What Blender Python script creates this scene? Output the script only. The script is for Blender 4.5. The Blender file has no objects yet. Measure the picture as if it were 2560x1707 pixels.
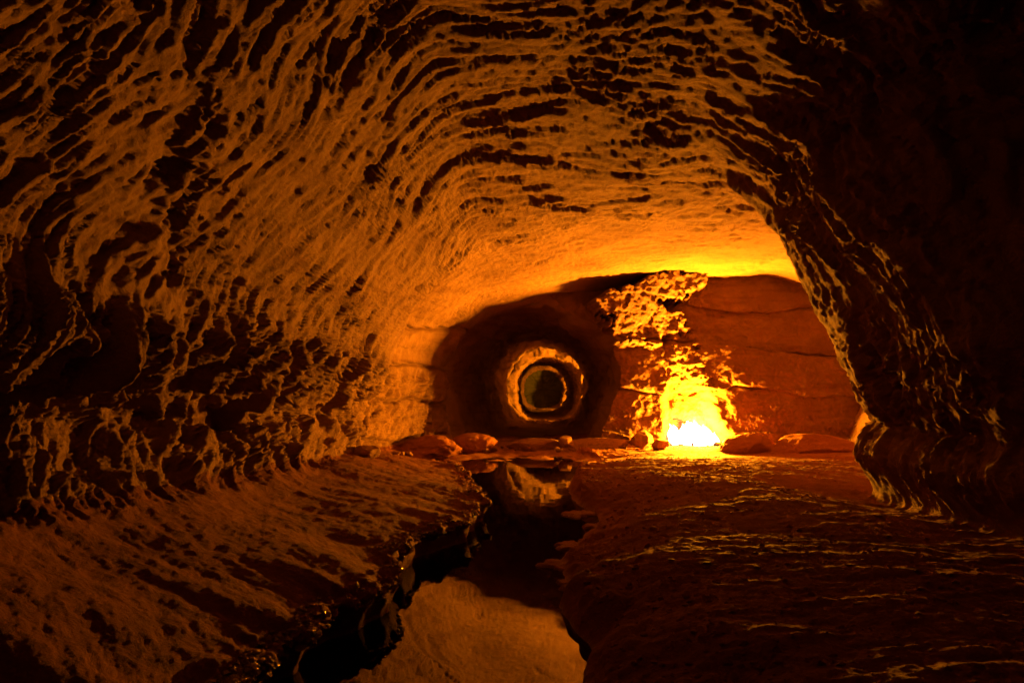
import bpy, bmesh, math, random
import numpy as np
from mathutils import Vector

# ------------------------------------------------------------------ camera, world, exposure
F = 1707.0            # focal length in photo pixels (2560 wide), 24 mm on a 36 mm sensor
HOR = 955.0           # horizon row in the photo
EYE = 1.3             # eye height above the stream
scene = bpy.context.scene
cam_d = bpy.data.cameras.new("camera")
cam_d.lens = 24.0
cam_d.sensor_width = 36.0
cam_d.shift_y = (HOR - 853.5) / 2560.0
cam_d.clip_start = 0.05
cam_d.clip_end = 200.0
cam = bpy.data.objects.new("camera", cam_d)
cam.location = (0, 0, EYE)
cam.rotation_euler = (math.radians(90), 0, 0)
scene.collection.objects.link(cam)
scene.camera = cam

world = bpy.data.worlds.new("World")
scene.world = world
world.use_nodes = True
wn = world.node_tree
bg = wn.nodes["Background"]
sky = wn.nodes.new("ShaderNodeTexSky")
sky.sky_type = 'NISHITA'
sky.sun_disc = False
sky.sun_elevation = math.radians(1.0)
wn.links.new(sky.outputs[0], bg.inputs[0])
bg.inputs[1].default_value = 0.001      # underground: the rock shuts the sky out

vs = scene.view_settings
vs.view_transform = 'Standard'
vs.look = 'None'
vs.exposure = 0.0
vs.gamma = 1.0
scene.cycles.use_denoising = True
scene.cycles.max_bounces = 8
scene.cycles.diffuse_bounces = 3
scene.cycles.glossy_bounces = 3
scene.cycles.sample_clamp_indirect = 4.0
scene.cycles.caustics_reflective = False
scene.cycles.caustics_refractive = False

FIRE_LOC = (3.48, 12.98, 0.34)
FIRE_COL = (1.0, 0.295, 0.006)
FIRE_POWER = 13500.0

C = scene.collection

# ------------------------------------------------------------------ noise (vectorised)
_rng = np.random.RandomState(7)
PERM = np.concatenate([_rng.permutation(256)] * 3).astype(np.int32)
_g = _rng.normal(size=(256, 3)); _g /= np.linalg.norm(_g, axis=1)[:, None]
GRAD = _g.astype(np.float32)
RV = _rng.rand(256, 3).astype(np.float32)
AMP = (_rng.rand(256) ** 2.2).astype(np.float32)
SLX = _rng.normal(size=256).astype(np.float32)


def perlin(p, seed=0):
    p = np.asarray(p, np.float32) + np.float32(seed * 17.31)
    i = np.floor(p).astype(np.int32)
    f = p - i.astype(np.float32)
    u = f * f * f * (f * (f * 6 - 15) + 10)
    x0, y0, z0 = (i[..., k] & 255 for k in range(3))
    out = 0
    for dx in (0, 1):
        hx = PERM[(x0 + dx) & 255]
        wx = u[..., 0] if dx else 1 - u[..., 0]
        for dy in (0, 1):
            hy = PERM[hx + ((y0 + dy) & 255)]
            wy = u[..., 1] if dy else 1 - u[..., 1]
            for dz in (0, 1):
                g = GRAD[PERM[hy + ((z0 + dz) & 255)]]
                wz = u[..., 2] if dz else 1 - u[..., 2]
                d = g[..., 0] * (f[..., 0] - dx) + g[..., 1] * (f[..., 1] - dy) + g[..., 2] * (f[..., 2] - dz)
                out = out + wx * wy * wz * d
    return out * 1.5


def fbm(p, octaves=4, seed=0, gain=0.5):
    a, t, s = 1.0, 0, 0.0
    for o in range(octaves):
        t = t + a * perlin(p * (2.03 ** o), seed + o * 3)
        a *= gain
    return t


def ridged(p, octaves=3, seed=0, gain=0.5):
    a, t = 1.0, 0
    for o in range(octaves):
        r = 1 - np.abs(perlin(p * (2.1 ** o), seed + o * 5)) * 1.6
        t = t + a * np.clip(r, 0, 1) ** 2
        a *= gain
    return t


def worley(p, seed=0):
    p = np.asarray(p, np.float32) + np.float32(seed * 9.7)
    i = np.floor(p).astype(np.int32)
    f = p - i.astype(np.float32)
    f1 = np.full(p.shape[:-1], 9.0, np.float32)
    f2 = f1.copy()
    for dx in (-1, 0, 1):
        hx = PERM[(i[..., 0] + dx) & 255]
        for dy in (-1, 0, 1):
            hy = PERM[hx + ((i[..., 1] + dy) & 255)]
            for dz in (-1, 0, 1):
                r = RV[PERM[hy + ((i[..., 2] + dz) & 255)]]
                d = (r[..., 0] + dx - f[..., 0]) ** 2 + (r[..., 1] + dy - f[..., 1]) ** 2 + (r[..., 2] + dz - f[..., 2]) ** 2
                m = d < f1
                f2 = np.where(m, f1, np.minimum(f2, d))
                f1 = np.where(m, d, f1)
    return np.sqrt(f1), np.sqrt(f2)


def plates(p, seed=0, k=9.0, tilt=1.0):
    """Overlapping tilted scales: each cell leans towards +D, with a short riser to the next."""
    p = np.asarray(p, np.float32) + np.float32(seed * 7.9)
    i = np.floor(p).astype(np.int32)
    f = p - i.astype(np.float32)
    num = np.zeros(p.shape[:-1], np.float32)
    den = num.copy()
    for dx in (-1, 0, 1):
        hx = PERM[(i[..., 0] + dx) & 255]
        ax = dx - f[..., 0]
        for dy in (-1, 0, 1):
            hy = PERM[hx + ((i[..., 1] + dy) & 255)]
            ay = dy - f[..., 1]
            for dz in (-1, 0, 1):
                hz = PERM[hy + ((i[..., 2] + dz) & 255)]
                r = RV[hz]
                ex = r[..., 0] + ax
                ey = r[..., 1] + ay
                ez = r[..., 2] + (dz - f[..., 2])
                w = np.exp(-k * (ex * ex + ey * ey + ez * ez))
                ra = AMP[hz]
                num += w * (ra + tilt * ey * (.5 + ra) + .35 * ex * SLX[hz])
                den += w
    return num / (den + 1e-9)


def sstep(a, b, x):
    t = np.clip((x - a) / (b - a), 0, 1)
    return t * t * (3 - 2 * t)


def grid_normals(P):
    du = np.gradient(P, axis=0)
    dv = np.gradient(P, axis=1)
    n = np.cross(du, dv)
    n /= np.linalg.norm(n, axis=2)[..., None] + 1e-9
    return n


# ------------------------------------------------------------------ mesh helpers
def mesh_from(name, verts, faces, smooth=True):
    """verts (N,3), faces (M,4) or (M,3) integer array."""
    verts = np.ascontiguousarray(verts, np.float32)
    faces = np.ascontiguousarray(faces, np.int32)
    k = faces.shape[1]
    me = bpy.data.meshes.new(name)
    me.vertices.add(len(verts))
    me.vertices.foreach_set("co", verts.ravel())
    me.loops.add(faces.size)
    me.loops.foreach_set("vertex_index", faces.ravel())
    me.polygons.add(len(faces))
    me.polygons.foreach_set("loop_start", np.arange(0, faces.size, k, dtype=np.int32))
    me.polygons.foreach_set("loop_total", np.full(len(faces), k, np.int32))
    me.update(calc_edges=True)
    me.polygons.foreach_set("use_smooth", np.full(len(faces), smooth, bool))
    return me


def grid_faces(nr, nc, wrap=False):
    a = np.arange(nr * nc).reshape(nr, nc)
    if wrap:
        a = np.concatenate([a, a[:, :1]], axis=1)
    return np.stack([a[:-1, :-1], a[:-1, 1:], a[1:, 1:], a[1:, :-1]], axis=-1).reshape(-1, 4)


def link(name, me, mat, parent=None):
    o = bpy.data.objects.new(name, me)
    C.objects.link(o)
    if mat is not None:
        me.materials.append(mat)
    o.parent = parent
    return o


def structure(o):
    o["kind"] = "structure"
    return o


def tag(o, label, cat, group=None):
    o["label"] = label
    o["category"] = cat
    if group:
        o["group"] = group
    return o


def empty(name, loc):
    o = bpy.data.objects.new(name, None)
    o.location = loc
    o.empty_display_size = 0.1
    C.objects.link(o)
    return o


# ------------------------------------------------------------------ materials
def rock_material(name, c_lo, c_hi, c_stain, bump=0.5, rough=0.92, wet=None, scale=1.0):
    m = bpy.data.materials.new(name)
    m.use_nodes = True
    nt = m.node_tree
    b = nt.nodes["Principled BSDF"]
    N = nt.nodes.new
    L = nt.links.new
    tc = N("ShaderNodeTexCoord")
    n1 = N("ShaderNodeTexNoise"); n1.inputs["Scale"].default_value = 2.2 * scale
    n1.inputs["Detail"].default_value = 7; n1.inputs["Roughness"].default_value = 0.62
    L(tc.outputs["Object"], n1.inputs["Vector"])
    r1 = N("ShaderNodeValToRGB")
    r1.color_ramp.elements[0].position = 0.3; r1.color_ramp.elements[0].color = (*c_lo, 1)
    r1.color_ramp.elements[1].position = 0.7; r1.color_ramp.elements[1].color = (*c_hi, 1)
    L(n1.outputs["Fac"], r1.inputs["Fac"])
    # bedding: stains stretched along the beds
    mp = N("ShaderNodeMapping"); mp.inputs["Scale"].default_value = (0.6, 0.6, 5.0)
    L(tc.outputs["Object"], mp.inputs["Vector"])
    n2 = N("ShaderNodeTexNoise"); n2.inputs["Scale"].default_value = 1.3
    n2.inputs["Detail"].default_value = 5; n2.inputs["Distortion"].default_value = 0.6
    L(mp.outputs[0], n2.inputs["Vector"])
    r2 = N("ShaderNodeValToRGB")
    r2.color_ramp.elements[0].position = 0.52; r2.color_ramp.elements[0].color = (0, 0, 0, 1)
    r2.color_ramp.elements[1].position = 0.72; r2.color_ramp.elements[1].color = (0.75, 0.75, 0.75, 1)
    L(n2.outputs["Fac"], r2.inputs["Fac"])
    mx = N("ShaderNodeMixRGB"); mx.inputs["Color2"].default_value = (*c_stain, 1)
    L(r2.outputs[0], mx.inputs["Fac"]); L(r1.outputs[0], mx.inputs["Color1"])
    # grain
    n3 = N("ShaderNodeTexNoise"); n3.inputs["Scale"].default_value = 90
    n3.inputs["Detail"].default_value = 3
    L(tc.outputs["Object"], n3.inputs["Vector"])
    mg = N("ShaderNodeMixRGB"); mg.blend_type = 'OVERLAY'; mg.inputs["Fac"].default_value = 0.35
    L(mx.outputs[0], mg.inputs["Color1"]); L(n3.outputs["Fac"], mg.inputs["Color2"])
    L(mg.outputs[0], b.inputs["Base Color"])
    b.inputs["Roughness"].default_value = rough
    b.inputs["Specular IOR Level"].default_value = 0.25
    nb = N("ShaderNodeTexNoise"); nb.inputs["Scale"].default_value = 8.5
    nb.inputs["Detail"].default_value = 10; nb.inputs["Roughness"].default_value = 0.72
    L(tc.outputs["Object"], nb.inputs["Vector"])
    nb.inputs["Distortion"].default_value = 0.4
    bp = N("ShaderNodeBump"); bp.inputs["Strength"].default_value = min(1.0, bump * 1.6); bp.inputs["Distance"].default_value = 0.085
    L(nb.outputs["Fac"], bp.inputs["Height"])
    L(bp.outputs[0], b.inputs["Normal"])
    if wet is not None:
        # damp band just above the waterline: same rock, glossier
        z0, z1, rw = wet
        geo = N("ShaderNodeNewGeometry")
        sp = N("ShaderNodeSeparateXYZ")
        L(geo.outputs["Position"], sp.inputs[0])
        ad = N("ShaderNodeMath"); ad.operation = 'MULTIPLY_ADD'
        ad.inputs[1].default_value = 0.18
        L(nb.outputs["Fac"], ad.inputs[0]); L(sp.outputs["Z"], ad.inputs[2])
        mr = N("ShaderNodeMapRange")
        mr.inputs["From Min"].default_value = z0 + 0.09; mr.inputs["From Max"].default_value = z1 + 0.09
        mr.inputs["To Min"].default_value = rw; mr.inputs["To Max"].default_value = rough
        L(ad.outputs[0], mr.inputs["Value"])
        L(mr.outputs[0], b.inputs["Roughness"])
        ms = N("ShaderNodeMapRange")
        ms.inputs["From Min"].default_value = z0 + 0.09; ms.inputs["From Max"].default_value = z1 + 0.09
        ms.inputs["To Min"].default_value = 0.5; ms.inputs["To Max"].default_value = 0.2
        L(ad.outputs[0], ms.inputs["Value"])
        L(ms.outputs[0], b.inputs["Specular IOR Level"])
    return m


M_ROCK = rock_material("sandstone", (0.17, 0.10, 0.052), (0.26, 0.155, 0.082), (0.125, 0.06, 0.028), bump=0.45)
M_CEIL = rock_material("ceiling_sandstone", (0.19, 0.112, 0.058), (0.28, 0.17, 0.09), (0.14, 0.07, 0.032), bump=0.45)
M_REAR = rock_material("bedded_sandstone", (0.115, 0.058, 0.027), (0.18, 0.098, 0.048), (0.085, 0.036, 0.016), bump=0.4)
M_BANK = rock_material("damp_bank_sandstone", (0.135, 0.043, 0.017), (0.205, 0.070, 0.029), (0.095, 0.028, 0.011),
                       bump=0.6, rough=0.85, wet=(-0.2, -0.1, 0.6))
M_FLOOR = rock_material("sandy_floor", (0.18, 0.064, 0.028), (0.27, 0.105, 0.047), (0.13, 0.042, 0.017),
                        bump=0.5, rough=0.85, wet=(0.0, 0.05, 0.5))
M_BED = rock_material("stream_bed_sand", (0.22, 0.10, 0.05), (0.32, 0.16, 0.08), (0.14, 0.06, 0.03), bump=0.4, rough=0.7)
M_DEEP = rock_material("deep_sandstone", (0.22, 0.14, 0.075), (0.31, 0.20, 0.11), (0.15, 0.09, 0.045), bump=0.4)
M_BOULDER = rock_material("boulder_sandstone", (0.22, 0.12, 0.06), (0.32, 0.19, 0.10), (0.17, 0.08, 0.04), bump=0.5)
M_REDROCK = rock_material("red_sandstone", (0.18, 0.065, 0.03), (0.27, 0.11, 0.05), (0.13, 0.045, 0.02), bump=0.45)


# ------------------------------------------------------------------ the main tunnel and chamber (one swept shell)
def tab(*rows):
    return np.array(rows, float)


# every control point of the cross-section: rows of (depth, X, Z)
xL = tab((-5, -1.2), (1.5, -1.1), (2.95, -.92), (3.56, -.74), (3.9, -.66), (4.7, -.66), (5.3, -.39), (6.0, -.27),
         (6.5, -.2), (7.5, -.33), (8.5, -.5), (9.5, -.78), (10.3, -1.2), (11, -1.6), (12, -1.8), (13, -1.75), (16, -1.6))
zB = tab((-5, .18), (8.0, .16), (9.2, .15), (10.3, .11), (11, .07), (16, .09))
xR = tab((-5, .4), (1.5, .36), (2.95, .31), (3.22, .42), (3.5, .32), (3.9, .265), (4.36, .35), (4.7, .30), (5.47, .5),
         (6.5, .85), (7.4, .68), (8.4, .68), (9.5, .9), (10.5, 1.35), (11.3, 1.5), (12, 1.2), (16, .6))
zR = tab((-5, .15), (3.9, .15), (4.5, .05), (6.3, .07), (7.3, .20), (9, .20), (10, .05), (11.5, .03), (12.5, .09), (16, .1))
zBed = tab((-5, -.3), (8, -.25), (9.5, -.1), (10.5, -.03), (11.3, -.012), (12.0, .03), (12.8, .08), (16, .08))


def I(t, D, c=1):
    return np.interp(D, t[:, 0], t[:, c])


def control_points(D):
    L_, B_, R_, Rt = np.maximum(I(xL, D), np.interp(D, [11, 12, 13.4], [-9, -1.55, -1.2])), I(zB, D), I(xR, D), I(zR, D)
    L_ = L_ + (.07 * perlin(np.stack([D * 1.9, D * 0, D * 0], -1), 401) + .06 * perlin(np.stack([D * 5.0, D * 0, D * 0], -1), 402) + .03 * perlin(np.stack([D * 12.0, D * 0, D * 0], -1), 403)) * (1 - sstep(9.5, 10.5, D))
    ph_ = D / .62 + 1.5 * perlin(np.stack([D * .8, D * 0, D * 0], -1), 406)
    fr_ = ph_ - np.floor(ph_)
    L_ = L_ + .15 * (np.where(fr_ < .28, fr_ / .28, 1 - (fr_ - .28) / .72) - .5) * (1 - sstep(7.5, 9, D)) * (.5 + .8 * np.clip(perlin(np.stack([D * 1.3, D * 0, D * 0], -1), 407) + .4, 0, 1))
    R_ = R_ + (.06 * perlin(np.stack([D * 2.3, D * 0, D * 0], -1), 404) + .04 * perlin(np.stack([D * 7.0, D * 0, D * 0], -1), 405))
    bed = I(zBed, D)
    foot = np.minimum(bed + .02, 0.0 + bed * .6)
    pts = []
    pts.append((R_, np.minimum(0.0, Rt) + np.maximum(bed, 0)))            # 0 right waterline
    pts.append((R_ - .12, foot))                                           # 1
    pts.append(((L_ + R_) / 2, bed))                                       # 2 bed centre
    pts.append((L_ + .10, foot))                                           # 3
    pts.append((L_ - .12, np.zeros_like(D) + np.maximum(bed, 0)))          # 4 left waterline (undercut)
    pts.append((L_ - .07, B_ * .70))                                       # 5
    pts.append((L_ - .03, B_ * 1.08))                                      # 6 bank edge

    def tp(*rows):
        t = tab(*rows)
        return (I(t, D, 1), I(t, D, 2))
    # left bank and wall
    base = tab((-5, -2.1, .85), (2.5, -2.1, .80), (4.9, -2.1, .60), (8.6, -2.0, .38), (9.8, -1.95, .30), (10.2, -2.55, .22),
               (11.5, -2.0, .2), (12.6, -1.68, .2), (13.4, -1.40, .2), (14, -1.4, .2), (16, -1.6, .2))
    bx, bz = I(base, D, 1), I(base, D, 2)
    ex, ez = pts[6]
    pts.append((ex * .6 + bx * .4, ez + (bz - ez) * .33))                  # 7 bank middle
    pts.append((ex * .2 + bx * .8, ez + (bz - ez) * .72))                  # 8
    pts.append((bx, bz))                                                   # 9 wall base
    pts.append(tp((-5, -2.42, 1.18), (2.5, -2.42, 1.15), (4.9, -2.38, 1.08), (8.6, -2.2, .95), (9.8, -2.05, .9), (10.2, -2.6, .9),
                  (11.5, -2.05, .9), (12.6, -1.72, .9), (13.4, -1.45, .9), (14, -1.45, .9), (16, -1.65, .9)))     # 10 notch
    pts.append(tp((-5, -1.93, 1.45), (4.4, -1.92, 1.46), (7, -1.82, 1.52), (9.8, -1.82, 1.42), (10.2, -2.6, 1.3),
                  (11.5, -2.05, 1.3), (12.6, -1.72, 1.3), (13.4, -1.45, 1.3), (14, -1.45, 1.3), (16, -1.65, 1.3)))  # 11 lip
    pts.append(tp((-5, -2.15, 2.0), (4, -2.08, 2.0), (7, -1.85, 2.0), (9.8, -1.6, 1.95), (10.2, -2.5, 1.9),
                  (11.5, -1.95, 1.9), (12.6, -1.6, 1.85), (13.4, -1.3, 1.8), (14, -1.3, 1.8), (16, -1.6, 1.8)))     # 12
    pts.append(tp((-5, -1.85, 2.65), (4, -1.75, 2.65), (7, -1.55, 2.55), (9.8, -1.36, 2.45), (10.2, -2.2, 2.4),
                  (11.5, -1.65, 2.35), (12.6, -1.3, 2.3), (13.4, -1.0, 2.25), (14, -1.0, 2.2), (16, -1.5, 2.2)))   # 13
    pts.append(tp((-5, -1.3, 3.1), (4, -1.25, 3.1), (7, -1.1, 3.0), (9.8, -.92, 2.88), (10.2, -1.7, 2.75),
                  (11.5, -1.2, 2.62), (12.6, -.95, 2.55), (13.4, -.7, 2.5), (14, -.7, 2.5), (16, -1.3, 2.5)))     # 14
    pts.append(tp((-5, -.5, 3.42), (4, -.5, 3.38), (7, -.5, 3.36), (9.8, -.40, 3.20), (10.5, -.5, 3.08),
                  (11.5, -.5, 2.95), (13, -.5, 2.72), (14, -.4, 2.68), (16, -.4, 2.65)))     # 15 ceiling left
    pts.append(tp((-5, .3, 3.48), (4, .3, 3.44), (7, .7, 3.42), (9.8, 1.0, 3.33), (11.5, 1.0, 3.15), (13, .9, 2.95), (16, .9, 2.9)))  # 16
    pts.append(tp((-5, 1.0, 3.42), (4, 1.1, 3.40), (5.5, 1.6, 3.38), (6.8, 2.1, 3.32), (7.4, 2.9, 3.36), (9.8, 3.0, 3.35),
                  (13, 2.8, 3.3), (16, 2.8, 3.3)))                                             # 17 ceiling right
    pts.append(tp((-5, 2.1, 3.35), (3, 2.2, 3.35), (4, 2.15, 3.22), (5.3, 2.2, 2.95), (6.8, 2.66, 2.62), (7.4, 4.4, 3.27), (9.8, 4.8, 3.32),
                  (16, 4.9, 3.35)))                                                            # 18
    pts.append(tp((-5, 3.4, 2.9), (2, 4.2, 3.0), (3.3, 3.6, 2.9), (4.0, 2.65, 2.75), (4.6, 2.28, 2.6), (5.3, 2.42, 2.45), (6.8, 2.78, 2.2),
                  (7.4, 5.3, 2.8), (9.8, 6.0, 2.9), (16, 6.3, 2.9)))                           # 19
    pts.append(tp((-5, 3.8, 2.1), (2, 4.9, 2.1), (3.0, 4.2, 2.1), (3.7, 3.0, 2.1), (4.3, 2.44, 2.1), (5.3, 2.68, 2.03), (6.8, 3.0, 1.85),
                  (7.4, 5.6, 2.2), (9.8, 6.4, 2.2), (16, 6.6, 2.2)))                           # 20
    pts.append(tp((-5, 3.9, 1.5), (2, 5.0, 1.5), (2.8, 4.4, 1.5), (3.4, 3.3, 1.5), (4.0, 2.64, 1.5), (5.3, 2.93, 1.48), (6.8, 3.22, 1.42),
                  (7.4, 5.7, 1.5), (9.8, 6.5, 1.5), (16, 6.7, 1.5)))                           # 21
    pts.append(tp((-5, 3.9, 1.05), (2, 5.0, 1.05), (2.8, 4.5, 1.05), (3.6, 3.5, 1.05), (4.2, 2.92, 1.05), (5.3, 3.13, 1.05), (6.8, 3.40, 1.06),
                  (7.4, 5.7, 1.05), (9.8, 6.5, 1.05), (16, 6.7, 1.05)))                        # 22
    pts.append(tp((-5, 3.95, .92), (2, 5.1, .92), (2.8, 4.7, .92), (3.6, 3.7, .92), (4.3, 3.25, .92), (5.3, 3.38, .92), (6.8, 3.6, .94),
                  (7.4, 5.7, .92), (9.8, 6.5, .92), (16, 6.7, .92)))                           # 23 notch
    pts.append(tp((-5, 3.85, .7), (2, 5.0, .7), (2.8, 4.5, .7), (3.6, 3.5, .7), (4.2, 2.95, .7), (5.3, 3.10, .72), (6.8, 3.32, .74),
                  (7.4, 5.6, .7), (9.8, 6.4, .7), (16, 6.6, .7)))                              # 24
    pts.append(tp((-5, 3.8, .3), (2, 4.9, .3), (2.8, 4.5, .28), (3.6, 3.7, .26), (4.3, 3.4, .24), (5.3, 3.42, .22), (6.8, 3.5, .15),
                  (7.4, 5.4, .18), (9.8, 6.2, .18), (16, 6.4, .2)))                            # 25 base
    fx = I(tab((-5, 2.2), (3, 2.2), (5.5, 2.3), (6.8, 2.4), (9, 3.2), (16, 3.4)), D)
    fz = I(tab((-5, .34), (3, .34), (4, .34), (5.5, .31), (6.8, .32), (8, .31), (9, .28), (10, .18), (11, .11), (12, .10), (16, .12)), D)
    pts.append((fx, fz))                                                                       # 26
    gx = R_ + .65
    gz = I(tab((-5, .34), (3, .34), (3.8, .32), (4.6, .27), (5.5, .26), (6.8, .27), (8, .28), (9, .26), (10, .16), (11, .08), (12, .1), (16, .12)), D)
    pts.append((gx, gz))                                                                       # 27
    pts.append((R_ + .1, Rt))                                                                  # 28 right bank edge
    pts.append(pts[0])                                                                         # 29
    return pts


SEG = [14, 22, 22, 14, 20, 18,             # bed, left bank face (to 6)
       90, 90, 50, 70, 50,                 # 6-7-8-9-10-11
       85, 85, 75, 85,                     # 11-12-13-14-15
       105, 105, 85,                       # 15-16-17-18
       55, 45, 50, 40, 14, 22, 45,         # 18-...-25
       75, 90, 70, 22]                     # 25-26-27-28-29


def depth_rows():
    d = [-5.0]
    while d[-1] < 0.6:
        d.append(d[-1] + max(.02, .1 - .012 * 0 + (0.6 - d[-1]) * .02))
    while d[-1] < 15.6:
        x = d[-1]
        d.append(x + min(max((x * x + 6.8) / 2.6 * 1.45 / 683.0, .008), .036))
    return np.array(d)


DR = depth_rows()
cps = control_points(DR)
assert len(cps) == len(SEG) + 1, (len(cps), len(SEG))
cols_x, cols_z, starts = [], [], []
n = 0
for k, cnt in enumerate(SEG):
    w = (np.arange(cnt) / cnt)[None, :]
    cols_x.append(cps[k][0][:, None] * (1 - w) + cps[k + 1][0][:, None] * w)
    cols_z.append(cps[k][1][:, None] * (1 - w) + cps[k + 1][1][:, None] * w)
    starts.append(n)
    n += cnt
starts.append(n)
SX = np.concatenate(cols_x, 1)
SZ = np.concatenate(cols_z, 1)


def smooth_wrap(a, sigma):
    r = int(sigma * 2.5)
    ks = np.exp(-.5 * (np.arange(-r, r + 1) / sigma) ** 2); ks /= ks.sum()
    out = 0
    for j, kk in zip(range(-r, r + 1), ks):
        out = out + kk * np.roll(a, j, axis=1)
    return out


def smooth_rows(a, sigma):
    r = int(sigma * 2.5)
    ks = np.exp(-.5 * (np.arange(-r, r + 1) / sigma) ** 2); ks /= ks.sum()
    p = np.pad(a, ((r, r), (0, 0)), mode='edge')
    out = 0
    for j, kk in enumerate(ks):
        out = out + kk * p[j:j + a.shape[0]]
    return out


col = np.arange(n)
# keep the bank edges crisp, round the rest
sx2, sz2 = smooth_wrap(SX, 9), smooth_wrap(SZ, 9)
sx1, sz1 = smooth_wrap(SX, 2.5), smooth_wrap(SZ, 2.5)
wcol = sstep(starts[6] + 8, starts[6] + 40, col) * (1 - sstep(starts[27], starts[28] - 10, col))
SX = sx1 * (1 - wcol) + sx2 * wcol
SZ = sz1 * (1 - wcol) + sz2 * wcol
wb_ = 1 - sstep(starts[7], starts[8], col)
SX = smooth_rows(SX, 1.5) * wb_ + smooth_rows(SX, 5) * (1 - wb_)
SZ = smooth_rows(SZ, 1.5) * wb_ + smooth_rows(SZ, 5) * (1 - wb_)
P = np.stack([SX, np.repeat(DR[:, None], n, 1), SZ], -1).astype(np.float32)
NRM = grid_normals(P)
if NRM[len(DR) // 2, starts[16], 2] > 0:
    NRM = -NRM                                     # point into the cave

PP = P.astype(np.float32)
Dm = PP[..., 1]; Zm = PP[..., 2]; Xm = PP[..., 0]
warp = np.stack([perlin(PP * 1.1, 1), perlin(PP * 1.1, 2), perlin(PP * 1.1, 3)], -1)
PW = PP + .22 * warp

# weights around the section
c = col[None, :]
w_bank = sstep(starts[4], starts[6], c) * (1 - sstep(starts[8] + 10, starts[9] + 25, c))
w_notch = sstep(starts[8] + 10, starts[9] + 25, c) * (1 - sstep(starts[11] + 5, starts[11] + 45, c))
w_up = sstep(starts[11] - 5, starts[11] + 40, c) * (1 - sstep(starts[24], starts[25], c))
w_floor = sstep(starts[24] + 10, starts[25] + 10, c) * (1 - sstep(starts[28] - 4, starts[28] + 18, c))
w_bed = ((c < starts[5]) | (c > starts[28])) * 1.0
w_ceil = sstep(starts[13], starts[15], c) * (1 - sstep(starts[17] + 20, starts[18] + 30, c))
# the chamber is cut smoother than the tunnel
junction = 9.9 - 1.3 * sstep(-1.5, 2.4, Xm)
calm = 1 - .80 * sstep(junction - .5, junction + .9, Dm + .5 * perlin(PP * .9, 9)) * np.maximum(w_ceil, .75)
calm = calm * 1.0

# pick-and-scallop relief of the walls and roof
lo_c, hi_c = starts[8], starts[25] + 12
S_ = np.s_[:, lo_c:hi_c]
Q = PP[S_]; QW = warp[S_]; QD = Dm[S_]


def full(a):
    out = np.zeros(PP.shape[:2], np.float32)
    out[S_] = a
    return out


w_left = 1 - sstep(starts[13], starts[15] + 20, c)
w_right = sstep(starts[17], starts[18] + 20, c)
# strokes lean deeper into the cave as they climb the left wall
lean = (.75 * (Q[..., 2] - 1.4) * np.broadcast_to(w_left, PP.shape[:2])[S_]).astype(np.float32)
QS = Q.copy()
QS[..., 1] -= lean


def V3(a_, b_, c_):
    return np.array([a_, b_, c_], np.float32)


QW2 = np.stack([perlin(Q * .7, 4), perlin(Q * .7, 5), perlin(Q * .7, 6)], -1)
QS = QS + (QW2 * V3(.25, .32, .25)).astype(np.float32)
pl1 = plates(QS * V3(2.3, 4.6, 2.3) + .40 * QW, 1, 18.0, 1.0)
pl0 = plates(QS * V3(.85, 1.5, .85) + .35 * QW, 9, 24.0, .6)
pl2 = plates(QS * V3(5.2, 11.5, 5.2) + .6 * QW, 2, 16.0, 1.1)
pl3 = plates(QS * V3(11.0, 18.0, 11.0) + .9 * QW, 3, 14.0, 1.1)
rib_ph = QD * 1.0 + 1.5 * perlin(Q * V3(.5, .8, .5), 11) + .5 * perlin(Q * 1.9, 12)
saw = rib_ph - np.floor(rib_ph)
rib = np.where(saw < .16, saw / .16, (1 - saw) / .84)
big = full(fbm(Q * .55, 2, 21))
med = full(fbm(Q * V3(1.5, 2.2, 1.5), 3, 25))
rid = full(ridged(QS * V3(2.2, 5.5, 2.2) + .5 * QW, 4, 31, .6))
fine = fbm(PP * 12.0, 4, 41, .65)
amp_mod = .52 + .95 * np.clip(perlin(Q * .9, 51) + .4, 0, 1)
gain = .66 + .20 * w_left + .50 * w_right
# chips: hollows with sharp lips, at three sizes, drawn out round the vault
c1 = fbm(QS * V3(1.9, 4.2, 1.9) + .4 * QW, 5, 301, .60)
c2 = fbm(QS * V3(4.4, 10.5, 4.4) + .7 * QW, 4, 311, .58)
c3 = fbm(QS * V3(9.0, 16.0, 9.0) + 1.0 * QW, 2, 321, .5)
chip = -.045 * sstep(.46, .51, c1) - .017 * sstep(.36, .42, c2) - .006 * sstep(.26, .34, c3)
amp2 = .60 + 1.15 * np.clip(perlin(Q * 1.7, 53) + .35, 0, 1)
relief = full(.010 * (rib - .5) + amp_mod * (.055 * (pl0 - .3) + .036 * pl1 + amp2 * .024 * pl2 + amp2 * .013 * pl3 - .02 + chip))
c4 = fbm(Q * V3(2.2, 7.0, 2.2) + .5 * QW, 4, 341, .6)
small = full(.006 * pl3 + .012 * pl2 - .05 * sstep(.46, .56, c4) * (.3 + np.clip(perlin(Q * .8, 345) * 2.5, 0, 1))) * w_ceil
h_up = big * .10 + calm * gain * (relief + .006 * med + (.010 - .004 * w_right) * rid) + (1 - calm) * .8 * small + fine * (.004 + .004 * calm)
bp_ = Q[..., 2] * 1.55 + .25 * perlin(Q * .7, 331) + .06 * perlin(Q * 3, 332)
bf_ = bp_ - np.floor(bp_)
vq_ = Q[..., 1] * 1.1 + np.floor(bp_) * .41 + .12 * perlin(Q * 2.0, 333)
vf_ = vq_ - np.floor(vq_)
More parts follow.
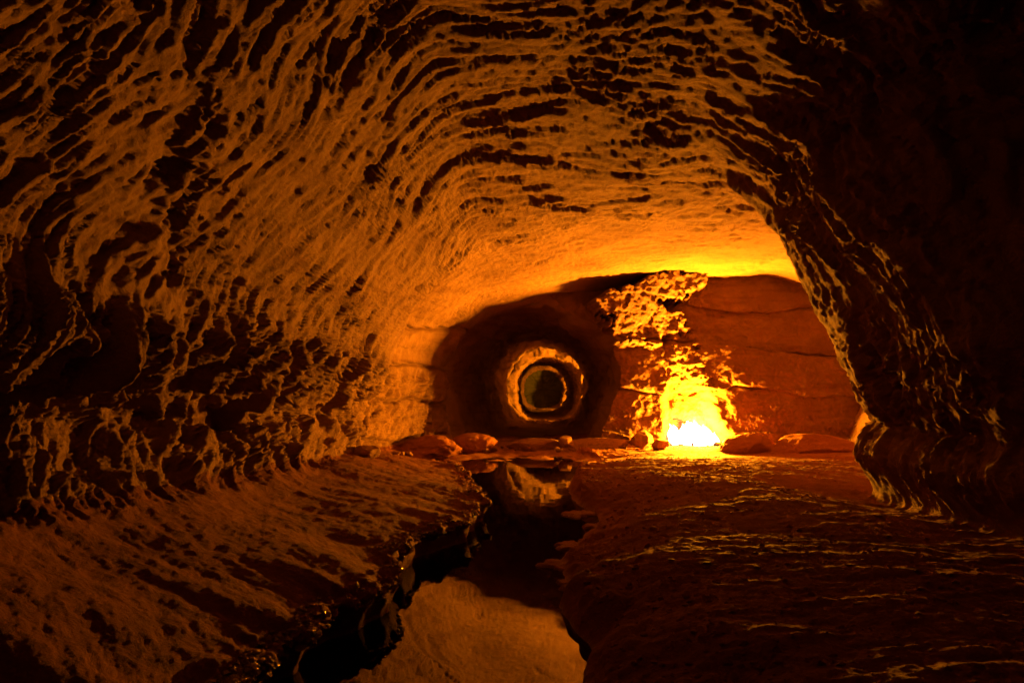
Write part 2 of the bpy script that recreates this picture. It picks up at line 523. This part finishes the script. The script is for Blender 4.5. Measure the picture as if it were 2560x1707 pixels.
joint = -.09 * np.exp(-((bf_ - .5) / .05) ** 2) - .06 * np.exp(-((vf_ - .5) / .03) ** 2) * sstep(-.1, .2, perlin(Q * 1.3, 335)) + .10 * perlin(np.stack([np.floor(bp_) * 3.7, np.floor(vq_) * 2.3, bp_ * 0 + .5], -1), 337) + .05 * fbm(Q * 2.5, 3, 338)
w_joint = sstep(9.9, 10.4, Dm) * (1 - sstep(starts[13] + 20, starts[14], c)) * sstep(starts[8], starts[9], c)
h_up = h_up * (1 - .6 * w_joint) + w_joint * full(joint)
# lower left wall: hanging columns with dark pockets between them
qa, qb = starts[8], starts[12]
NS = np.s_[:, qa:qb]
PN = PP[NS].copy(); PN[..., 1] += .5 * (PN[..., 2] - 1.0)
q1, q2 = worley((PN + .22 * warp[NS]) * np.array([2.2, 3.0, 1.3], np.float32), 6)
col_h = np.zeros(PP.shape[:2], np.float32)
col_h[NS] = .24 * np.clip(q1, 0, 1) ** 1.3 - .14
h_notch = big * .08 + col_h * (1 - .7 * sstep(9.6, 10.2, Dm)) + .05 * med + .035 * rid + 1.4 * relief + fine * .009 + w_joint * full(joint)
# banks and floors: streaks left by water
a = math.radians(-24)
U = Xm * math.cos(a) + Dm * math.sin(a); V = -Xm * math.sin(a) + Dm * math.cos(a)
st = np.stack([U * 1.1, V * 4.2, Zm * 2], -1).astype(np.float32)
h_bank = .06 * fbm(PP * .8, 2, 61) + .014 * fbm(st * np.float32(.8) + .6 * warp, 5, 63, .6) + .008 * fbm(PP * 3.0, 3, 66, .6) + fine * .005
sf = np.stack([Xm * 1.5 + .5 * Dm, Dm * 5.0, Zm * 2], -1).astype(np.float32)
h_floor = .06 * fbm(PP * .7, 2, 71) + .008 * (ridged(sf * np.float32(.8) + .9 * warp, 3, 73) - .9) + .017 * fbm(sf * np.float32(1.3) + .5 * warp, 3, 76, .6) + fine * .009
near_water = 1 - sstep(10.0, 10.6, Dm) * (1 - sstep(11.0, 11.6, Dm)) * .85      # the shallow sheet stays flat
H = w_bed * sstep(10.6, 11.6, Dm) * (.05 * fbm(PP * 1.8, 4, 91, .6) + .012 * fine) + w_up * h_up + w_notch * h_notch + w_bank * h_bank * near_water + w_floor * h_floor * near_water
# crumbled bank edge
edge = np.exp(-((c - (starts[6] + 4)) / 22.0) ** 2)
H = H + edge * near_water * (.05 * fbm(PP * 3.5, 4, 81, .6) + .03 * (ridged(PP * 7.0, 2, 86) - .8))
edge_r = np.exp(-((c - (starts[28])) / 26.0) ** 2)
H = H + edge_r * near_water * (.05 * fbm(PP * 4.0, 3, 83))
P = P + NRM * H[..., None]

# close the tunnel behind the camera
PARTS = [("stream_bed", 0, 4, M_BED), ("stream_bank_left", 4, 9, M_BANK), ("cave_wall_left", 9, 14, M_ROCK),
         ("cave_ceiling", 14, 18, M_CEIL), ("cave_wall_right", 18, 25, M_ROCK), ("cave_floor_right", 25, 29, M_FLOOR)]
Pw = np.concatenate([P, P[:, :1]], 1)
for name, k0, k1, mat in PARTS:
    sub = Pw[:, starts[k0]:starts[k1] + 1]
    o = link(name, mesh_from(name, sub.reshape(-1, 3), grid_faces(sub.shape[0], sub.shape[1])), mat)
    structure(o)
# back wall of the tunnel, behind the photographer
ring = P[0]
cen = ring.mean(0)
levels = [ring + (cen - ring) * t + np.array([0, -1.2 * math.sin(t * math.pi / 2), 0]) for t in np.linspace(0, 1, 8)]
bw = np.array(levels)
structure(link("cave_wall_back", mesh_from("cave_wall_back", bw.reshape(-1, 3), grid_faces(8, n, True)), M_ROCK))


# ------------------------------------------------------------------ rear wall of the chamber
def wx(px, D):
    return (px - 1280.0) / F * D


def wz(py, D):
    return EYE + (HOR - py) / F * D


nx, nz = 600, 330
gx = np.linspace(-2.9, 7.2, nx)
gz = np.linspace(-.25, 3.75, nz)
X, Z = np.meshgrid(gx, gz)
pts0 = np.stack([X, np.full_like(X, 13.0), Z], -1).astype(np.float32)
jit = .10 * fbm(pts0 * 2.2, 3, 101)
jz = .10 * fbm(pts0 * 1.8, 3, 104)
PXx = X * 131.3 + 1280 + jit * 131
PYy = HOR - (Z - EYE) * 131.3 + jz * 131
def poly_sd(x, y, poly):
    """signed distance to a closed polygon, positive inside"""
    poly = np.array(poly, float)
    d = np.full(x.shape, 1e9)
    ins_ = np.zeros(x.shape, bool)
    for (x0, y0), (x1, y1) in zip(poly, np.roll(poly, -1, 0)):
        ex, ey = x1 - x0, y1 - y0
        t = np.clip(((x - x0) * ex + (y - y0) * ey) / (ex * ex + ey * ey), 0, 1)
        d = np.minimum(d, np.hypot(x - x0 - t * ex, y - y0 - t * ey))
        ins_ ^= ((y0 > y) != (y1 > y)) & (x < ex * (y - y0) / (y1 - y0 + 1e-9) + x0)
    return np.where(ins_, d, -d)


PQx = X * 131.3 + 1280
PQy = HOR - (Z - EYE) * 131.3
wob = 20 * fbm(pts0 * 2.6, 5, 107, .65)
K = 1.0884
sd_patch = poly_sd(PQx, PQy, [(K * a_, K * b_) for a_, b_ in [(1345, 700), (1420, 665), (1480, 640), (1560, 632), (1630, 640), (1612, 668), (1550, 692), (1515, 706),
           (1545, 722), (1572, 735), (1584, 768), (1602, 802), (1572, 806), (1550, 772), (1515, 778), (1490, 803), (1440, 793), (1400, 788), (1372, 742)]]) + wob
sd_strip = poly_sd(PQx, PQy, [(K * a_, K * b_) for a_, b_ in [(1515, 775), (1560, 752), (1588, 800), (1602, 842), (1632, 868), (1612, 912), (1560, 908), (1522, 898), (1520, 840)]]) + wob
patch = sstep(-4, 10, sd_patch)
strip = sstep(-4, 10, sd_strip)
sd_niche = poly_sd(PQx, PQy, [(1698, 1200), (1696, 1115), (1672, 1090), (1664, 1062), (1685, 1048), (1735, 1054), (1770, 1068), (1794, 1100), (1800, 1200)]) + .6 * wob
niche = sstep(-4, 8, sd_niche)
Dw = 12.79 + .05 * (Z - 1.0)                                             # courses leaning back a little
right_face = sstep(1768, 1815, PXx + .35 * (PYy - 930) * (1 - sstep(700, 880, PYy)))
Dw += -.06 * right_face
prof = np.interp(PQy + wob * .6, [800, 842, 985, 1036], [12.86, 12.60, 13.02, 12.94])
w_prof = sstep(1655, 1678, PXx) * (1 - sstep(1712, 1745, PXx - .5 * (PQy - 930))) * sstep(795, 830, PYy)
Dw = Dw * (1 - w_prof) + (prof + .0010 * (PQx - 1690)) * w_prof
Dw += patch * (-.22 - .55 * (Z - 2.0) + .0028 * (PQx - 1640))
Dw = Dw * (1 - niche) + 13.45 * niche
# beds: thin recessed joints between thicker courses, and a few upright joints
bed_ph = Z * 1.25 + .30 * perlin(pts0 * .5, 111) + .07 * perlin(pts0 * 3, 113) + .03 * X
bs = bed_ph - np.floor(bed_ph)
Dw += .07 * np.exp(-((bs - .5) / .03) ** 2) * sstep(-.05, .35, perlin(pts0 * np.array([.9, 1, 2.0], np.float32), 114)) + .05 * (np.floor(bed_ph + .5) % 2)
row = np.floor(bed_ph)
vj = X * .7 + row * .37 + .10 * perlin(pts0 * 2.0, 116)
vs_ = vj - np.floor(vj)
Dw += .05 * np.exp(-((vs_ - .5) / .02) ** 2) * np.clip(perlin(pts0 * .9, 117) * 2, 0, 1)
r1_ = plates(pts0 * np.array([6.0, 1, 7.0], np.float32) + jit[..., None].astype(np.float32) * 2.5, 15, 14.0, 0.0)
r2_, _ = worley(pts0 * np.array([9.0, 1, 12.0]) + jit[..., None] * 2.5, 17)
Dw += (.014 + .06 * patch + .05 * strip) * r1_ + (.004 + .03 * patch + .03 * strip) * r2_
Dw += .07 * fbm(pts0 * 1.0, 4, 121) + (.020 + .015 * patch) * fbm(pts0 * 6.0, 4, 125, .6)
RW = np.stack([X, Dw, Z], -1)
# mouth of the deep tunnel: leave out the cells inside the arch
def mouth_r(theta, hole=0.0):
    low_ = 1 - sstep(-.5, .2, np.sin(theta))
    sq_ = (np.abs(np.cos(theta)) ** 3 + np.abs(np.sin(theta)) ** 3) ** (-1 / 3)
    return (1 + low_ * (sq_ - 1)) * (1.58 + .30 * np.clip(-np.cos(theta), 0, 1) * hole + .28 * np.clip(np.sin(theta), 0, 1) ** 2 * hole + .10 * np.cos(2 * theta) + .07 * np.sin(3 * theta + 1) + .05 * np.sin(5 * theta) + .03 * np.sin(9 * theta + 2))


MCX, MCZ = .28, 1.25
th = np.arctan2(Z - MCZ, X - MCX)
inside = np.hypot(X - MCX, Z - MCZ) < mouth_r(th, 1.0) + .05 * fbm(pts0 * 2.5, 2, 131)
fc = grid_faces(nz, nx)
ins = inside.ravel()[fc].all(1)
fc = fc[~ins][:, ::-1]
rear = structure(link("rear_cave_wall", mesh_from("rear_cave_wall", RW.reshape(-1, 3), fc), M_REAR))

# ------------------------------------------------------------------ deep tunnel
DT = tab((13.3, .22, 1.25, 1.98), (13.7, .24, 1.25, 1.76), (14.2, .30, 1.25, 1.64), (16, .50, 1.25, 1.47), (18.5, .78, 1.26, 1.33),
         (20.8, 1.03, 1.24, 1.12), (20.9, 1.03, 1.25, 1.18), (21.0, 1.03, 1.27, 1.9), (21.05, 1.03, 1.3, 3.7), (22.3, 1.1, 1.3, 3.7), (22.5, 1.1, 1.27, 1.75),
         (22.65, 1.20, 1.08, 1.12), (22.9, 1.20, 1.08, 1.08), (26, 1.30, 1.04, 1.04), (30.5, 1.42, 1.04, 1.0), (30.6, 1.45, 1.1, 1.2), (30.75, 1.45, 1.1, 2.4), (32.2, 1.5, 1.1, 2.4),
         (32.4, 1.5, 1.08, 1.3), (32.6, 1.5, .98, .97), (33, 1.5, .98, .94), (34.2, 1.55, 1.0, .95))
dd = np.unique(np.concatenate([np.linspace(a, b, max(4, int(max(b - a, rb) / .05) if a < 23 else int(max((b - a) / .2, rb / .05))), endpoint=False)
                               for a, b, rb in zip(DT[:-1, 0], DT[1:, 0], np.abs(np.diff(DT[:, 3])))]))
nth = 220
TH = np.linspace(0, 2 * math.pi, nth, endpoint=False)
D2, T2 = np.meshgrid(dd, TH, indexing='ij')
cx, cz, rr = I(DT, D2, 1), I(DT, D2, 2), I(DT, D2, 3)
kk_ = np.interp(D2, [13.3, 15, 20], [.8, .5, .15])
rr = rr * (mouth_r(T2) / 1.6 * kk_ + 1 - kk_)
lowhalf = 1 - sstep(-.5, .15, np.sin(T2))
rr = rr * (1 + lowhalf * (1 - kk_) * ((np.abs(np.cos(T2)) ** 2.7 + np.abs(np.sin(T2)) ** 2.7) ** (-1 / 2.7) - 1))
TX = cx + rr * np.cos(T2); TZ = cz + rr * np.sin(T2)
tp_ = np.stack([TX, D2, TZ], -1).astype(np.float32)
w1, _ = worley(tp_ * np.array([2.2, 1.6, 3.0], np.float32), 21)
dr = (.16 - .10 * sstep(19.5, 20.5, D2)) * fbm(tp_ * 1.3, 4, 141, .55) + (.12 - .07 * sstep(19.5, 20.5, D2)) * (w1 - .5) + .03 * fbm(tp_ * 5, 3, 144)
bedp = TZ * 3.2 + .4 * perlin(tp_ * .6, 147)
dr += .05 * np.abs((bedp - np.floor(bedp)) - .5)
TX += dr * np.cos(T2); TZ += dr * np.sin(T2)
flo = .02 + .03 * fbm(tp_ * 1.5, 3, 151)
sink = TZ < flo
TZ = np.where(sink, flo - (flo - TZ) * .04, TZ)
ledge_ = sstep(20.0, 20.7, D2) * (1 - sstep(34, 35, D2))
DY = D2 + ledge_ * (.16 * fbm(tp_ * 1.6, 4, 157, .55))
TX = TX + ledge_ * .05 * fbm(tp_ * 5.0, 3, 158, .6); TZ = TZ + ledge_ * .05 * fbm(tp_ * 5.0, 3, 159, .6) * (TZ > .1)
tv = np.stack([TX, DY, TZ], -1)
tf = grid_faces(len(dd), nth, True)
deep = structure(link("deep_tunnel", mesh_from("deep_tunnel", tv.reshape(-1, 3), tf), M_DEEP))
# closed far end
re_ = tv[-1]; ce = re_.mean(0)
lv = np.array([re_ + (ce - re_) * t + np.array([0, .5 * t, 0]) for t in np.linspace(0, 1, 6)])
lv[..., 1] += .1 * fbm(lv.astype(np.float32) * 2, 3, 155)
M_GLOW_TINT = rock_material("glow_tinted_stone", (0.10, 0.12, 0.05), (0.16, 0.18, 0.08), (0.07, 0.08, 0.03), bump=0.4)  # green tint painted in for the murky greenish glow at the far end
structure(link("deep_tunnel_end", mesh_from("deep_tunnel_end", lv.reshape(-1, 3), grid_faces(6, nth, True)), M_GLOW_TINT))

# ------------------------------------------------------------------ water
wd = np.linspace(-4.9, 12.2, 120)
wl_, wr_ = I(xL, wd) - .34, I(xR, wd) + .14
uu = np.linspace(0, 1, 12)
WX = wl_[:, None] * (1 - uu) + wr_[:, None] * uu
wv = np.stack([WX, np.repeat(wd[:, None], 12, 1), np.zeros_like(WX)], -1)
M_WATER = bpy.data.materials.new("still_water")
M_WATER.use_nodes = True
nt = M_WATER.node_tree
nt.nodes.remove(nt.nodes["Principled BSDF"])
fr = nt.nodes.new("ShaderNodeFresnel"); fr.inputs["IOR"].default_value = 1.95
gl = nt.nodes.new("ShaderNodeBsdfGlossy"); gl.inputs["Roughness"].default_value = 0.015
tr = nt.nodes.new("ShaderNodeBsdfTransparent"); tr.inputs["Color"].default_value = (.30, .17, .09, 1)
mxs = nt.nodes.new("ShaderNodeMixShader")
tcw = nt.nodes.new("ShaderNodeTexCoord")
nw = nt.nodes.new("ShaderNodeTexNoise"); nw.inputs["Scale"].default_value = 3.0; nw.inputs["Detail"].default_value = 2
bw_ = nt.nodes.new("ShaderNodeBump"); bw_.inputs["Strength"].default_value = 0.02; bw_.inputs["Distance"].default_value = 0.05
nt.links.new(tcw.outputs["Object"], nw.inputs["Vector"])
nt.links.new(nw.outputs["Fac"], bw_.inputs["Height"])
nt.links.new(bw_.outputs[0], gl.inputs["Normal"])
nt.links.new(bw_.outputs[0], fr.inputs["Normal"])
nt.links.new(fr.outputs[0], mxs.inputs[0]); nt.links.new(tr.outputs[0], mxs.inputs[1]); nt.links.new(gl.outputs[0], mxs.inputs[2])
nt.links.new(mxs.outputs[0], nt.nodes["Material Output"].inputs[0])
structure(link("stream_water", mesh_from("stream_water", wv.reshape(-1, 3), grid_faces(120, 12)), M_WATER))


# ------------------------------------------------------------------ boulders
def boulder_mesh(name, size, seed, cuts=9, noise=.12, sub=5, cut_d=(.62, .92), flat=0.0):
    bm = bmesh.new()
    bmesh.ops.create_icosphere(bm, subdivisions=sub, radius=1.0)
    v = np.array([x.co[:] for x in bm.verts])
    f = np.array([[x.index for x in fa.verts] for fa in bm.faces])
    bm.free()
    rg = np.random.RandomState(seed)
    for _ in range(cuts):
        nn = rg.normal(size=3); nn /= np.linalg.norm(nn)
        d = rg.uniform(*cut_d)
        ex = v @ nn - d
        v = v - np.outer(np.clip(ex, 0, None) * .93, nn)
    nrm = v / np.linalg.norm(v, axis=1)[:, None]
    vv = v.astype(np.float32) + seed * 3.1
    v = v + nrm * (noise * fbm(vv * 1.4, 3, seed) + noise * .45 * fbm(vv * 5.0, 4, seed + 3, .6))[:, None]
    v = v * np.array(size)
    return mesh_from(name, v, f)


def boulder(name, label, cat, loc, size, seed, rz=0.0, mat=M_BOULDER, ry=0.0, **kw):
    o = link(name, boulder_mesh(name, size, seed, **kw), mat)
    o.location = loc
    o.rotation_euler = (0, ry, rz)
    return tag(o, label, cat)


boulder("boulder", "pale angular boulder left of the fire, the larger of two side by side", "boulder",
        (2.37, 12.55, .24), (.29, .24, .21), 3, .2, cuts=16, noise=.035, cut_d=(.5, .8))
boulder("boulder", "small low rock squeezed between the pale boulder and the fire", "boulder",
        (2.70, 12.35, .16), (.19, .16, .13), 5, .6, cuts=14, noise=.04, cut_d=(.5, .8))
boulder("rock_slab", "long low pale slab lying before the tunnel mouth, on the side nearer the fire", "slab",
        (1.58, 12.5, .12), (.85, .22, .16), 8, .03, cuts=18, noise=.05, cut_d=(.45, .8))
boulder("rock_slab", "long rounded slab lying before the tunnel mouth, on the side away from the fire", "slab",
        (.40, 12.55, .13), (.78, .22, .18), 11, -.04, cuts=16, noise=.05, cut_d=(.5, .85))
boulder("stone", "squarish stone perched where the two long slabs meet", "stone",
        (.98, 12.42, .20), (.17, .10, .13), 14, .1, cuts=14, noise=.04, cut_d=(.55, .75))
boulder("boulder", "smooth reddish dome-shaped boulder left of the slabs by the tunnel mouth", "boulder",
        (-.70, 12.45, .12), (.46, .36, .26), 17, .0, mat=M_REDROCK, cuts=4, noise=.07, cut_d=(.8, .95))
boulder("rock_mound", "broad red mound of rubble at the foot of the lit left chamber wall", "mound",
        (-1.40, 12.1, .06), (.62, .6, .30), 20, .3, mat=M_REDROCK, cuts=12, noise=.12, cut_d=(.6, .9))
boulder("boulder", "low smooth boulder just right of the fire, dark side to the viewer", "boulder",
        (4.05, 11.6, .10), (.55, .45, .32), 23, .2, mat=M_REDROCK, cuts=12, noise=.06, cut_d=(.6, .9))
boulder("boulder", "long reddish flat-topped boulder in shadow against the right chamber wall", "boulder",
        (5.0, 11.4, .10), (.85, .5, .34), 26, -.1, mat=M_REDROCK, cuts=14, noise=.06, cut_d=(.55, .9))
boulder("stone", "dark stone lying at the foot of the left wall", "stone",
        (-1.80, 8.45, .44), (.17, .13, .10), 29, .4, cuts=9, noise=.08)
for i, (px, py, s) in enumerate([(990, 1100, .05), (1005, 1108, .04), (1022, 1112, .06), (972, 1106, .035)]):
    D = 9.6 + .15 * i
    boulder("pebble", ["larger loose pebble at the left chamber corner below the lit wall",
                       "small round pebble at the left chamber corner",
                       "pebble nearest the stream at the left chamber corner",
                       "tiny pebble tucked against the left chamber corner"][i], "pebble",
            (wx(px, D), D, .30 - .02 * i), (s * 1.3, s, s * .8), 40 + i, i, sub=3, cuts=8)


# rubble along the foot of the rear wall
rgr = random.Random(5)
rub = [boulder_mesh("loose_stone", (1, .8, .65), 300 + i, sub=3, cuts=9, noise=.06, cut_d=(.5, .85)) for i in range(5)]
for me_ in rub:
    me_.materials.append(M_BOULDER)
for i in range(46):
    X_ = rgr.uniform(-1.2, 3.1)
    D_ = 12.75 - abs(rgr.gauss(0, .35))
    s_ = .025 + .07 * rgr.random() ** 2.5
    o = bpy.data.objects.new("loose_stone", rub[i % 5])
    C.objects.link(o)
    o.location = (X_, D_, .085 + .25 * s_)
    o.scale = (s_, s_, s_)
    o.rotation_euler = (rgr.uniform(-.3, .3), rgr.uniform(-.3, .3), rgr.uniform(0, 6.28))
    tag(o, "small loose stone in the rubble strewn along the foot of the rear wall", "stone", "rubble at the foot of the rear wall")


# wet gravel caught along the left bank's lip: too small and too many to count
rgn = np.random.RandomState(77)
bmg = bmesh.new()
bmesh.ops.create_icosphere(bmg, subdivisions=1, radius=1.0)
gv = np.array([x.co[:] for x in bmg.verts]); gf = np.array([[x.index for x in fa.verts] for fa in bmg.faces])
bmg.free()
lip = P[:, starts[5] + 6:starts[6] + 18]
rows = np.where((DR > 1.6) & (DR < 9.0))[0]
GV, GF = [], []
for i in range(3200):
    r_ = rows[int(len(rows) * rgn.rand())]
    if perlin(np.array([[DR[r_] * 2.2, .3, .7]], np.float32), 411)[0] < -.05 and rgn.rand() < .85:
        continue
    p_ = lip[r_, rgn.randint(lip.shape[1])]
    s_ = .005 + .016 * rgn.rand() ** 2
    v_ = gv * (1 + .35 * rgn.normal(size=(len(gv), 1))) * s_ * np.array([1.2, 1.0, .8]) + p_
    GF.append(gf + len(GV) * len(gv)); GV.append(v_)
M_WETG = rock_material("wet_gravel", (0.10, 0.05, 0.025), (0.2, 0.11, 0.055), (0.06, 0.03, 0.015), bump=.3, rough=.16)
M_WETG.node_tree.nodes["Principled BSDF"].inputs["Specular IOR Level"].default_value = .6
og = link("wet_gravel", mesh_from("wet_gravel", np.concatenate(GV), np.concatenate(GF), False), M_WETG)
og["kind"] = "stuff"
tag(og, "wet glinting gravel caught along the lip of the left stream bank", "gravel")

# grit and small gravel lying on the right-hand floor
fl_rows = np.where((DR > 2.2) & (DR < 11.5))[0]
GV, GF = [], []
for i in range(2600):
    r_ = fl_rows[int(len(fl_rows) * rgn.rand())]
    p_ = P[r_, starts[26] - 30 + rgn.randint(starts[28] - starts[26] + 30)]
    s_ = .004 + .016 * rgn.rand() ** 3
    v_ = gv * (1 + .3 * rgn.normal(size=(len(gv), 1))) * s_ * np.array([1.2, 1.0, .7]) + p_
    GF.append(gf + len(GV) * len(gv)); GV.append(v_)
og = link("floor_gravel", mesh_from("floor_gravel", np.concatenate(GV), np.concatenate(GF), False), M_FLOOR)
og["kind"] = "stuff"
tag(og, "fine gravel scattered over the right-hand cave floor", "gravel")

# mud crusts at the stream's right edge
def flake_mesh(name, rx, ry, h, seed):
    nth_, nr_ = 72, 9
    th_ = np.linspace(0, 2 * math.pi, nth_, endpoint=False)
    rg = np.random.RandomState(seed)
    dirs = np.stack([np.cos(th_) * 1.3, np.sin(th_) * 1.3, np.full(nth_, seed * 1.7)], -1)
    rad = 1 + .55 * fbm(dirs.astype(np.float32), 4, seed, .6)
    rows = []
    for k in range(nr_):
        t = k / (nr_ - 1)
        z = h * (1 - max(0, (t - .75) / .25) ** 2 * 1.6)
        rows.append(np.stack([np.cos(th_) * rad * t * rx, np.sin(th_) * rad * t * ry, np.full(nth_, z)], -1))
    v = np.array(rows)
    v[..., 2] += .010 * fbm(v.astype(np.float32) * 12 + seed, 3, seed)
    return mesh_from(name, v.reshape(-1, 3), grid_faces(nr_, nth_, True))


FL = [(1450, 1285, .13, .16, "thin mud crust at the stream edge, the farthest one from the viewer"),
      (1488, 1318, .11, .10, "small mud crust close behind the forked crusts at the stream edge"),
      (1431, 1366, .14, .12, "forked mud crust reaching into the dark water from the right bank"),
      (1496, 1356, .13, .10, "mud crust joined to the right bank above the forked crust"),
      (1412, 1415, .17, .13, "largest ragged mud crust island in the dark part of the stream"),
      (1412, 1458, .07, .05, "smallest mud crust, just below the largest island in the stream"),
      (1452, 1470, .14, .09, "mud crust against the right bank, the nearest one to the viewer")]
for i, (px, py, rx, ry, lab) in enumerate(FL):
    D = EYE * F / (py - HOR)
    o = link("mud_crust", flake_mesh("mud_crust", rx, ry, .022, 60 + i), M_FLOOR)
    o.location = (wx(px, D), D, 0.0)
    tag(o, lab, "mud crust", "mud crusts along the stream's right edge")


# ------------------------------------------------------------------ the fire
def emission(name, colr, strength):
    m = bpy.data.materials.new(name)
    m.use_nodes = True
    b = m.node_tree.nodes["Principled BSDF"]
    b.inputs["Base Color"].default_value = (0, 0, 0, 1)
    b.inputs["Emission Color"].default_value = (*colr, 1)
    b.inputs["Emission Strength"].default_value = strength
    return m


M_FLAME = emission("flame", (1.0, .62, .28), 24.0)
M_WISP = emission("thin_flame", (1.0, .42, .06), 3.0)
M_CHAR = rock_material("charred_wood", (0.03, 0.02, 0.015), (0.06, 0.04, 0.03), (0.02, 0.015, 0.01), bump=.7)


def flame_mesh(name, r, h, seed, lean=(0, 0)):
    nr_, nth_ = 22, 20
    t = np.linspace(0, 1, nr_)[:, None]
    th_ = np.linspace(0, 2 * math.pi, nth_, endpoint=False)[None, :]
    rad = r * (np.sin(np.clip(t * 1.15 + .25, 0, 1.4) * math.pi / 1.4) ** .9) * (1 - t ** 3)
    x = rad * np.cos(th_) + lean[0] * t ** 2
    y = rad * np.sin(th_) + lean[1] * t ** 2
    z = h * t + 0 * th_
    v = np.stack([x, y, z], -1)
    q = v.astype(np.float32) * 5 + seed * 2.3
    v[..., 0] += .22 * r * fbm(q, 3, seed) * (.3 + t)
    v[..., 1] += .22 * r * fbm(q, 3, seed + 2) * (.3 + t)
    return mesh_from(name, v.reshape(-1, 3), grid_faces(nr_, nth_, True))


fire = empty("fire", (FIRE_LOC[0], FIRE_LOC[1], .06))
tag(fire, "white-hot fire blazing on the cave floor at the foot of the rear wall", "fire")
fl = [(-.14, -.05, .22, .46, -.12), (.02, -.08, .27, .52, -.06), (.18, -.03, .23, .44, .0), (-.28, .02, .17, .44, -.16),
      (.32, 0, .15, .30, .04), (-.06, .10, .24, .56, -.05), (.10, .10, .2, .48, -.03), (-.38, .06, .11, .46, -.10)]
for i, (dx, dy, r, h, ln) in enumerate(fl):
    o = link("flame", flame_mesh("flame", r, h, 200 + i, (ln, 0)), M_FLAME, fire)
    o.location = (dx, dy, .0)
for i, (dx, dy, r, h, ln) in enumerate([(.68, -.1, .035, .30, .05), (.60, -.15, .03, .18, -.04), (.50, -.12, .04, .22, .06), (.74, -.05, .03, .22, .03)]):
    o = link("flame", flame_mesh("thin_flame", r, h, 220 + i, (ln, 0)), M_WISP, fire)
    o.location = (dx, dy, .0)
for i in range(5):
    v = []
    o = link("log", boulder_mesh("log", (.34, .05, .05), 230 + i, sub=3, cuts=4, noise=.1), M_CHAR, fire)
    o.location = (-.1 + .1 * i, -.05 + .04 * (i % 3), .03 + .03 * (i % 2))
    o.rotation_euler = (0, .1, .5 + i * .65)
ld = bpy.data.lights.new("fire_light", 'POINT')
ld.energy = FIRE_POWER
ld.color = FIRE_COL
ld.shadow_soft_size = 0.15
lo = bpy.data.objects.new("fire_light", ld)
lo.location = (0, -.09, .40)
C.objects.link(lo)
lo.parent = fire


# ------------------------------------------------------------------ lanterns in the side bays of the deep tunnel
def lathe(name, prof, seg=20):
    prof = np.array(prof)
    t = np.linspace(0, 2 * math.pi, seg, endpoint=False)
    v = np.stack([prof[:, 0, None] * np.cos(t), prof[:, 0, None] * np.sin(t), np.repeat(prof[:, 1, None], seg, 1)], -1)
    return mesh_from(name, v.reshape(-1, 3), grid_faces(len(prof), seg, True))


M_METAL = bpy.data.materials.new("dull_metal")
M_METAL.use_nodes = True
M_METAL.node_tree.nodes["Principled BSDF"].inputs["Base Color"].default_value = (.12, .1, .08, 1)
M_METAL.node_tree.nodes["Principled BSDF"].inputs["Metallic"].default_value = .8
M_METAL.node_tree.nodes["Principled BSDF"].inputs["Roughness"].default_value = .5
M_GLOW = emission("lantern_glow", (1.0, .36, .05), 3.0)


def lantern(loc, power, label):
    r = empty("lantern", loc)
    tag(r, label, "lantern")
    link("lantern_base", lathe("lantern_base", [(.0, 0), (.08, 0), (.09, .02), (.06, .05), (.05, .06), (0, .06)]), M_METAL, r)
    g = link("lantern_glass", lathe("lantern_glass", [(.045, .06), (.06, .10), (.06, .15), (.04, .2)]), M_GLOW, r)
    link("lantern_cap", lathe("lantern_cap", [(.0, .27), (.02, .26), (.03, .23), (.06, .2), (.0, .2)]), M_METAL, r)
    l = bpy.data.lights.new("lantern_light", 'POINT')
    l.energy = power
    l.color = FIRE_COL
    l.shadow_soft_size = .08
    q = bpy.data.objects.new("lantern_light", l)
    q.location = (0, 0, .42)
    C.objects.link(q)
    q.parent = r


lantern((4.2, 21.27, .03), 2900.0, "small lantern standing in the first side bay of the deep tunnel")
lantern((3.3, 31.5, .03), 330.0, "small lantern standing in the farthest side bay of the deep tunnel")
